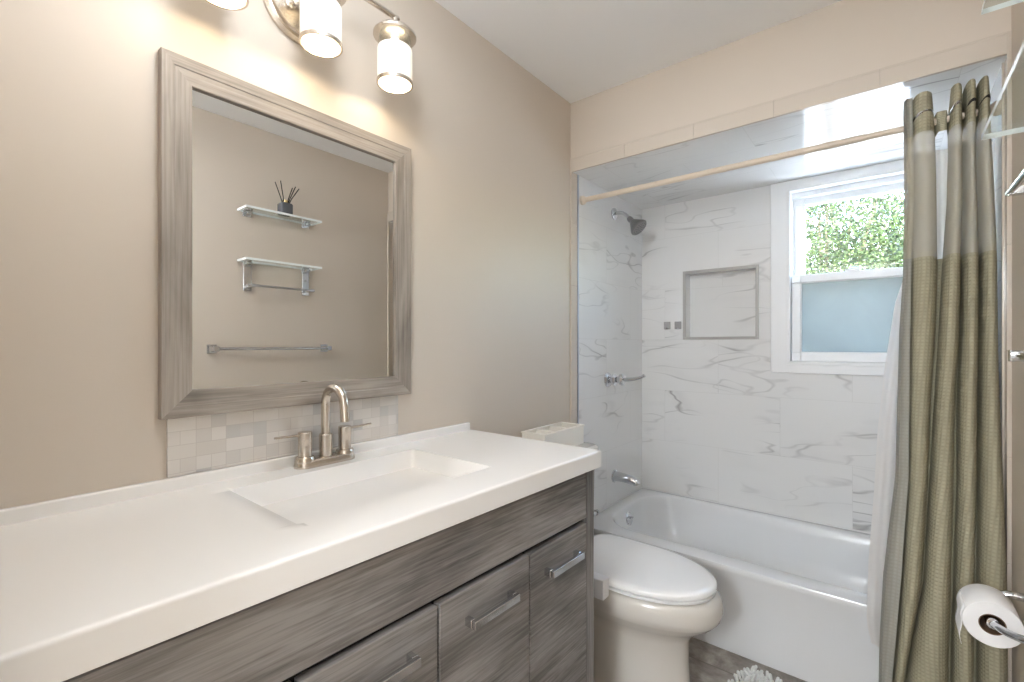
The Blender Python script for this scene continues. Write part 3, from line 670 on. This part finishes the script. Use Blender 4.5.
# ------------------------------------------------------------------ curtain rod, curtain, liner
RY, RZ = 2.026, 1.957
ro = thing('curtain_rod', (.74, RY, RZ), 'beige straight shower curtain rod across the tub alcove', 'curtain rod')
b = MB(); b.cyl((.012, RY, RZ), (1.14, RY, RZ), .0125, 24); b.cyl((1.12, RY, RZ), (XR - .012, RY, RZ), .0108, 24); b.build('pole', M['rod'], ro)
for x, s_ in ((.010, 1), (XR - .010, -1)):
    b = MB(); b.lathe([(.022, 0), (.022, .012), (.018, .018), (.0135, .022)], (x, RY, RZ), (s_, 0, 0), 24); b.build('end_cap', M['rod'], ro, angle=30)

LV = [  # height, fold fronts (left x, right x) read along the rod
 (2.042, [(1.246, 1.260), (1.264, 1.315), (1.353, 1.382), (1.387, 1.412), (1.416, 1.441)]),
 (2.006, [(1.245, 1.260), (1.262, 1.317), (1.352, 1.383), (1.387, 1.413), (1.416, 1.443)]),
 (1.849, [(1.247, 1.262), (1.264, 1.322), (1.352, 1.383), (1.385, 1.413), (1.416, 1.447)]),
 (1.692, [(1.247, 1.262), (1.264, 1.324), (1.349, 1.383), (1.387, 1.416), (1.418, 1.454)]),
 (1.488, [(1.245, 1.257), (1.260, 1.326), (1.338, 1.379), (1.382, 1.420), (1.423, 1.460)]),
 (1.283, [(1.235, 1.254), (1.257, 1.322), (1.330, 1.376), (1.380, 1.418), (1.423, 1.462)]),
 (1.063, [(1.230, 1.252), (1.256, 1.310), (1.319, 1.367), (1.373, 1.416), (1.421, 1.464)]),
 (.812, [(1.225, 1.250), (1.255, 1.303), (1.308, 1.363), (1.372, 1.415), (1.420, 1.465)]),
 (.498, [(1.193, 1.230), (1.238, 1.288), (1.293, 1.357), (1.364, 1.410), (1.418, 1.466)]),
 (.309, [(1.184, 1.217), (1.224, 1.260), (1.264, 1.352), (1.359, 1.409), (1.418, 1.466)]),
 (.170, [(1.181, 1.206), (1.213, 1.242), (1.247, 1.352), (1.358, 1.408), (1.418, 1.466)])]
def lerp_levels(z):
    for (za, A), (zb, B) in zip(LV, LV[1:]):
        if za >= z >= zb:
            t = (za - z) / (za - zb); return [(a[0] + (c[0] - a[0]) * t, a[1] + (c[1] - a[1]) * t) for a, c in zip(A, B)]
    return LV[-1][1] if z < LV[-1][0] else LV[0][1]
GAP = {}
def fold_path(z):
    F = lerp_levels(z); pts = []
    shift = -.128 * sst(1.25, .36, z)       # the lower part hangs outside the tub
    yb = RY + .036 + shift; yf0 = RY - .055 + shift
    kx = (yf0 + .02) / 1.985; sc = lambda x: 1.2 + (x - 1.2) * kx
    l, r = F[0]; l = sc(l); r = sc(r)         # free edge folded back on itself, reverse side out
    for k in range(8): t_ = k / 7; pts.append((r + .004 - (r - l) * t_, yf0 + .022 + .006 * sin(pi * t_)))
    for k in range(1, 6): t_ = k / 6; a = pi * t_; pts.append((l - .004 * sin(a), yf0 + .024 + (yb - yf0 - .024) * t_))
    for k in range(5): pts.append((l + (sc(F[1][0]) - l) * k / 5, yb))
    for i, (l, r) in enumerate(F[1:]):
        l = sc(l); r = sc(r) if i < 3 else min(r, 1.4655); m_ = (l + r) / 2; w = (r - l) / 2
        yf = yf0 + .006 * sin(z * 6 + i * 2.1) - (.006 if i == 1 else 0)
        N = 16
        for k in range(N + 1):
            a = pi * k / N; e_ = sin(a) ** .75 if 0 < k < N else 0
            pts.append((m_ - w * cos(a) * (1 + .05 * sin(a)) , yb + (yf - yb) * e_))
        if i < 3:
            l2 = sc(F[i + 2][0]); g_ = l2 - r
            GAP[i] = (len(pts) - 1, len(pts) + 4)
            for k in (1, 2, 3, 4): pts.append((r + g_ * k / 5, yb - ((.056 + .006 * sin(pi * k / 5)) * sst(1.86, 1.90, z) if i == 0 else -.002)))
    return pts
cu = thing('shower_curtain', (1.36, RY, .16), 'olive green waffle shower curtain with a sheer upper band, at the rod right end', 'curtain')
def strip(nm, z0, z1, n_, mat, off=0.0, wav=0, hole=False):
    rows, uvs = [], []
    for i in range(n_ + 1):
        z = z0 + (z1 - z0) * i / n_; P = fold_path(z); s_ = 0; r, u_ = [], []
        for k, (x, y) in enumerate(P):
            if k: s_ += math.hypot(x - P[k - 1][0], y - P[k - 1][1])
            zz = z
            if wav > 0 and i == n_: zz = z + .008 * sin(x * 61) + (.014 if x > 1.262 else -.02)
            if wav < 0: # the loose fabric between the two fold groups hangs lower than the fold tops
                a, b_ = GAP[0]; q = min(1, max(0, min(k - a + 3, b_ + 3 - k) / 3)); zz = min(z, z - (z - 1.915) * .5 * q)
            r.append((x, y + off, zz)); u_.append((s_, z))
        rows.append(list(reversed(r))); uvs.append(list(reversed(u_)))
    m = MB(); m.grid(rows, uvs)
    if hole:
        n0 = len(rows[0]); a, b_ = GAP[0]; lo, hi = n0 - 1 - b_, n0 - 1 - a
        kill = [f for k, f in enumerate(m.b.faces) if lo <= k % (n0 - 1) < hi]
        bmesh.ops.delete(m.b, geom=kill, context='FACES')
    return m.build(nm, mat, cu, angle=80, recalc=False)
tag(strip('header', 2.042, 1.915, 8, M['waffle'], 0, -1), 'waffle band folded round the rod')
tag(strip('sheer_panel', 1.918, 1.515, 16, M['sheer'], .0012, 0, True), 'see-through tan fabric band')
tag(strip('waffle_panel', 1.518, .165, 60, M['waffle'], 0, 1), 'olive waffle-weave fabric')
F = LV[1][1]
for i, (l, r) in enumerate(F[1:]):
    rr_ = []; kx = (RY - .032) / 1.985; l = 1.2 + (l - 1.2) * kx; r = 1.2 + (r - 1.2) * kx; m_, w = (l + r) / 2, (r - l) / 2
    for k in range(13):
        a = pi * (.06 + .88 * k / 12); rr_.append((m_ - w * cos(a) * (1 + .05 * sin(a)), RY + .030 - (.088 + (.006 if i == 1 else 0)) * sin(a) ** .75, 1.962 + .020 * sin(a * .62)))
    b = MB(); b.loft([[Vector(p) + Vector((0, dy, dz)) for dy, dz in ((0, -.005), (-.0025, 0), (0, .005), (.0025, 0))] for p in rr_]); tag(b.build('ring', M['chrome'] if i < 2 else M['black'], cu), 'chrome ring slit' if i < 2 else 'dark ring slit')

ln = thing('shower_liner', (1.30, RY + .03, .12), 'white shower liner hanging behind the green curtain and spilling out at its left edge', 'shower liner')
LL = [(1.93, 1.259), (1.872, 1.256), (1.488, 1.250), (1.385, 1.221), (1.152, 1.192), (.949, 1.174), (.711, 1.163), (.504, 1.150), (.298, 1.145), (.228, 1.158), (.13, 1.168)]
def lleft(z):
    for (za, a), (zb, c_) in zip(LL, LL[1:]):
        if za >= z >= zb: return a + (c_ - a) * (za - z) / (za - zb)
    return LL[-1][1] if z < .13 else LL[0][1]
rows = []
for i in range(61):
    t = i / 60; r = []
    for k in range(49):
        q = k / 48; z0_ = 1.885 if True else 0; zend = .228 - .11 * sst(0, .35, q)
        z = z0_ + (zend - z0_) * t; xl = lleft(z); x = xl + (1.462 - xl) * q
        shift = -.118 * sst(1.25, .36, z)
        y = RY + .072 + shift + (.007 + .006 * t) * sin(q * 34 + .8 * sin(z * 3)) * sst(0, .1, q) + .010 * sin(z * 4 + q * 5) * sst(1.5, 1.0, z) * .5
        r.append((x, y, z))
    rows.append(r)
MB().grid(rows).build('liner_sheet', M['liner'], ln, angle=80)

# ------------------------------------------------------------------ right wall: shelves, bar, paper holder
def shelf(name, z, lab, rail):
    t = thing(name, (XR, 1.215, z), lab, 'shelf')
    x0, x1, y0, y1 = XR - .122, XR - .006, .985, 1.392
    b = MB(); b.box(x0, x1, y0, y1, z, z + .011)
    o = b.build('glass_plate', [M['sglass'], M['sedge']], t, bevel=0)
    for p in o.data.polygons:
        if abs(p.normal.z) < .5: p.material_index = 1
    for y in (1.035, 1.352):
        b = MB(); b.box(XR - .008, XR, y - .022, y + .022, z - .022, z + .030)
        b.box(XR - .045, XR - .008, y - .012, y + .012, z - .012, z); b.box(XR - .045, XR - .008, y - .012, y + .012, z + .008, z + .018)
        if rail: b.box(XR - .010, XR, y - .020, y + .020, z - .150, z - .02); b.box(XR - .088, XR - .008, y - .010, y + .010, z - .135, z - .118)
        br = b.build('bracket', M['chrome'], t, bevel=.002)
        for dz in ((-.002,) if not rail else (-.002, -.08)): MB().lathe([(.006, 0), (.005, .003), (0, .004)], (XR - (.046 if dz > -.01 else .010), y, z + dz + .014 - .0), (-1, 0, 0), 12).build('screw', M['chrome'], br)
    if rail:
        b = MB(); b.cyl((XR - .085, 1.005, z - .1265), (XR - .085, 1.365, z - .1265), .0065, 14); b.build('towel_rail', M['chrome'], t)
    return t
shelf('glass_shelf', 1.938, 'upper glass shelf on the right wall, seen in the mirror with reeds on it', False)
shelf('glass_shelf', 1.672, 'lower glass shelf on the right wall with a towel rail below it', True)
rd = thing('reed_diffuser', (XR - .07, 1.205, 1.950), 'small dark reed diffuser with black sticks on the upper glass shelf', 'diffuser')
b = MB(); b.loft([[(p[0], p[1], 1.950 + z) for p in rrect(XR - .07 - w, XR - .07 + w, 1.205 - w, 1.205 + w, .008, 4)] for w, z in ((.028, 0), (.031, .004), (.031, .058), (.027, .064), (.012, .068))]); b.build('bottle', M['amber'], rd, angle=35)
b = MB(); b.lathe([(.012, .066), (.012, .070), (.014, .071), (.014, .086), (.006, .087), (.005, .080)], (XR - .07, 1.205, 1.946)); b.build('collar', M['gold'], rd, angle=30)
for dx, dy, hh in ((.01, -.050, .178), (-.02, -.034, .182), (.02, .050, .172), (-.012, .072, .166), (.0, .058, .176)):
    b = MB(); b.tube([(XR - .07, 1.205, 1.946 + .02), (XR - .07 + dx * .5, 1.205 + dy * .45, 1.946 + .1), (XR - .07 + dx, 1.205 + dy, 1.946 + hh)], .0028, 6); b.build('reed', M['black'], rd)

tw = thing('towel_bar', (XR, 1.17, 1.214), 'chrome towel bar with square posts on the right wall', 'towel bar')
for y in (.868, 1.468):
    b = MB(); b.box(XR - .010, XR, y - .022, y + .022, 1.192, 1.236); b.loft([[(XR - .01, y + sy * .017, 1.214 + sz * .017) for sy, sz in ((-1, -1), (1, -1), (1, 1), (-1, 1))], [(XR - .045, y + sy * .011, 1.214 + sz * .011) for sy, sz in ((-1, -1), (1, -1), (1, 1), (-1, 1))], [(XR - .071, y + sy * .013, 1.214 + sz * .013) for sy, sz in ((-1, -1), (1, -1), (1, 1), (-1, 1))]]); b.build('post', M['chrome'], tw, bevel=.002)
b = MB(); b.cyl((XR - .058, .868, 1.214), (XR - .058, 1.468, 1.214), .008, 16); b.build('bar', M['chrome'], tw)

PX, PZ, PY = 1.385, .610, 1.50
tp = thing('toilet_paper_holder', (XR, 1.55, PZ), 'chrome toilet paper holder on the right wall by the curtain', 'paper holder')
b = MB(); b.box(XR - .008, XR, 1.605, 1.645, PZ + .005, PZ + .045); b.tube(smooth_path([(XR - .004, 1.625, PZ + .025), (XR - .05, 1.625, PZ + .024), (PX + .018, 1.625, PZ + .010), (PX, 1.625, PZ)], 4), [.010] * 13, 12); b.build('far_post', M['chrome'], tp, bevel=.0015)
b = MB(); b.box(XR - .008, XR, 1.385, 1.425, PZ + .005, PZ + .045); b.tube(smooth_path([(XR - .004, 1.405, PZ + .025), (XR - .045, 1.415, PZ + .016), (PX + .018, 1.455, PZ + .004), (PX, 1.492, PZ)], 4), [.008] * 13, 12); b.build('near_arm', M['chrome'], tp, bevel=.0015)
b = MB(); b.lathe([(.0, 0), (.011, .001), (.012, .006), (.012, .135), (0, .137)], (PX, 1.488, PZ), (0, 1, 0), 18); b.build('spindle', M['chrome'], tp, angle=30)
rl = thing('toilet_paper_roll', (PX, 1.55, PZ), 'white roll of toilet paper on its chrome holder in front of the curtain', 'toilet paper')
b = MB(); nn = 48
def circ(r, y, dz=0): return [(PX + r * cos(2 * pi * k / nn), y, PZ - .006 + dz + r * sin(2 * pi * k / nn)) for k in range(nn)]
b.loft([circ(.0225, PY + .001), circ(.049, PY), circ(.0505, PY + .002), circ(.0505, PY + .1), circ(.049, PY + .102), circ(.0225, PY + .101)], False, False); b.build('paper', M['paper'], rl, angle=40)
b = MB(); b.loft([circ(.0228, PY + .0005), circ(.0228, PY + .1015), circ(.0208, PY + .1015), circ(.0208, PY + .0005), circ(.0228, PY + .0005)], False, False); b.build('core', M['core'], rl, angle=40)
rows = []
for k in range(11):
    a = radians(150) + radians(30) * min(k, 3) / 3; z = PZ - .006 + .0512 * sin(a) if k <= 3 else PZ - .006 - .0095 * (k - 3); x = PX + .0512 * cos(a) - (.002 * sin(k) if k > 3 else 0)
    rows.append([(x, PY + .006 + .09 * j / 6, z) for j in range(7)])
MB().grid(rows).build('loose_sheet', M['paper'], rl, angle=80, solid=.0008)

# ------------------------------------------------------------------ bath mat
bm = thing('bath_mat', (.98, 1.70, 0), 'white shaggy chenille bath mat on the floor by the tub', 'bath mat')
mx, my, ang = .795, 1.93, radians(-14)
def mp_(u, v): return (mx + u * cos(ang) + v * sin(ang), my + u * sin(ang) - v * cos(ang))
b = MB(); base = [mp_(*p) for p in ((.01, .01), (.55, .01), (.55, .36), (.01, .36))]; b.prism(base, 'z', .001, .010); b.build('backing', M['mat'], bm)
b = MB(); R = random.Random(2)
for i in range(38):
    for j in range(25):
        u_, v_ = .008 + i * .0148 + R.uniform(-.004, .004), .008 + j * .0148 + R.uniform(-.004, .004)
        x, y = mp_(u_, v_); a = R.uniform(0, 2 * pi); L = R.uniform(.007, .013)
        b.tube([(x, y, .008), (x + .4 * L * cos(a), y + .4 * L * sin(a), .020), (x + L * cos(a), y + L * sin(a), .030), (x + 1.2 * L * cos(a), y + 1.2 * L * sin(a), .034)], [.004, .006, .006, .003], 6)
tag(b.build('chenille_pile', M['mat'], bm, angle=80), kind='stuff')
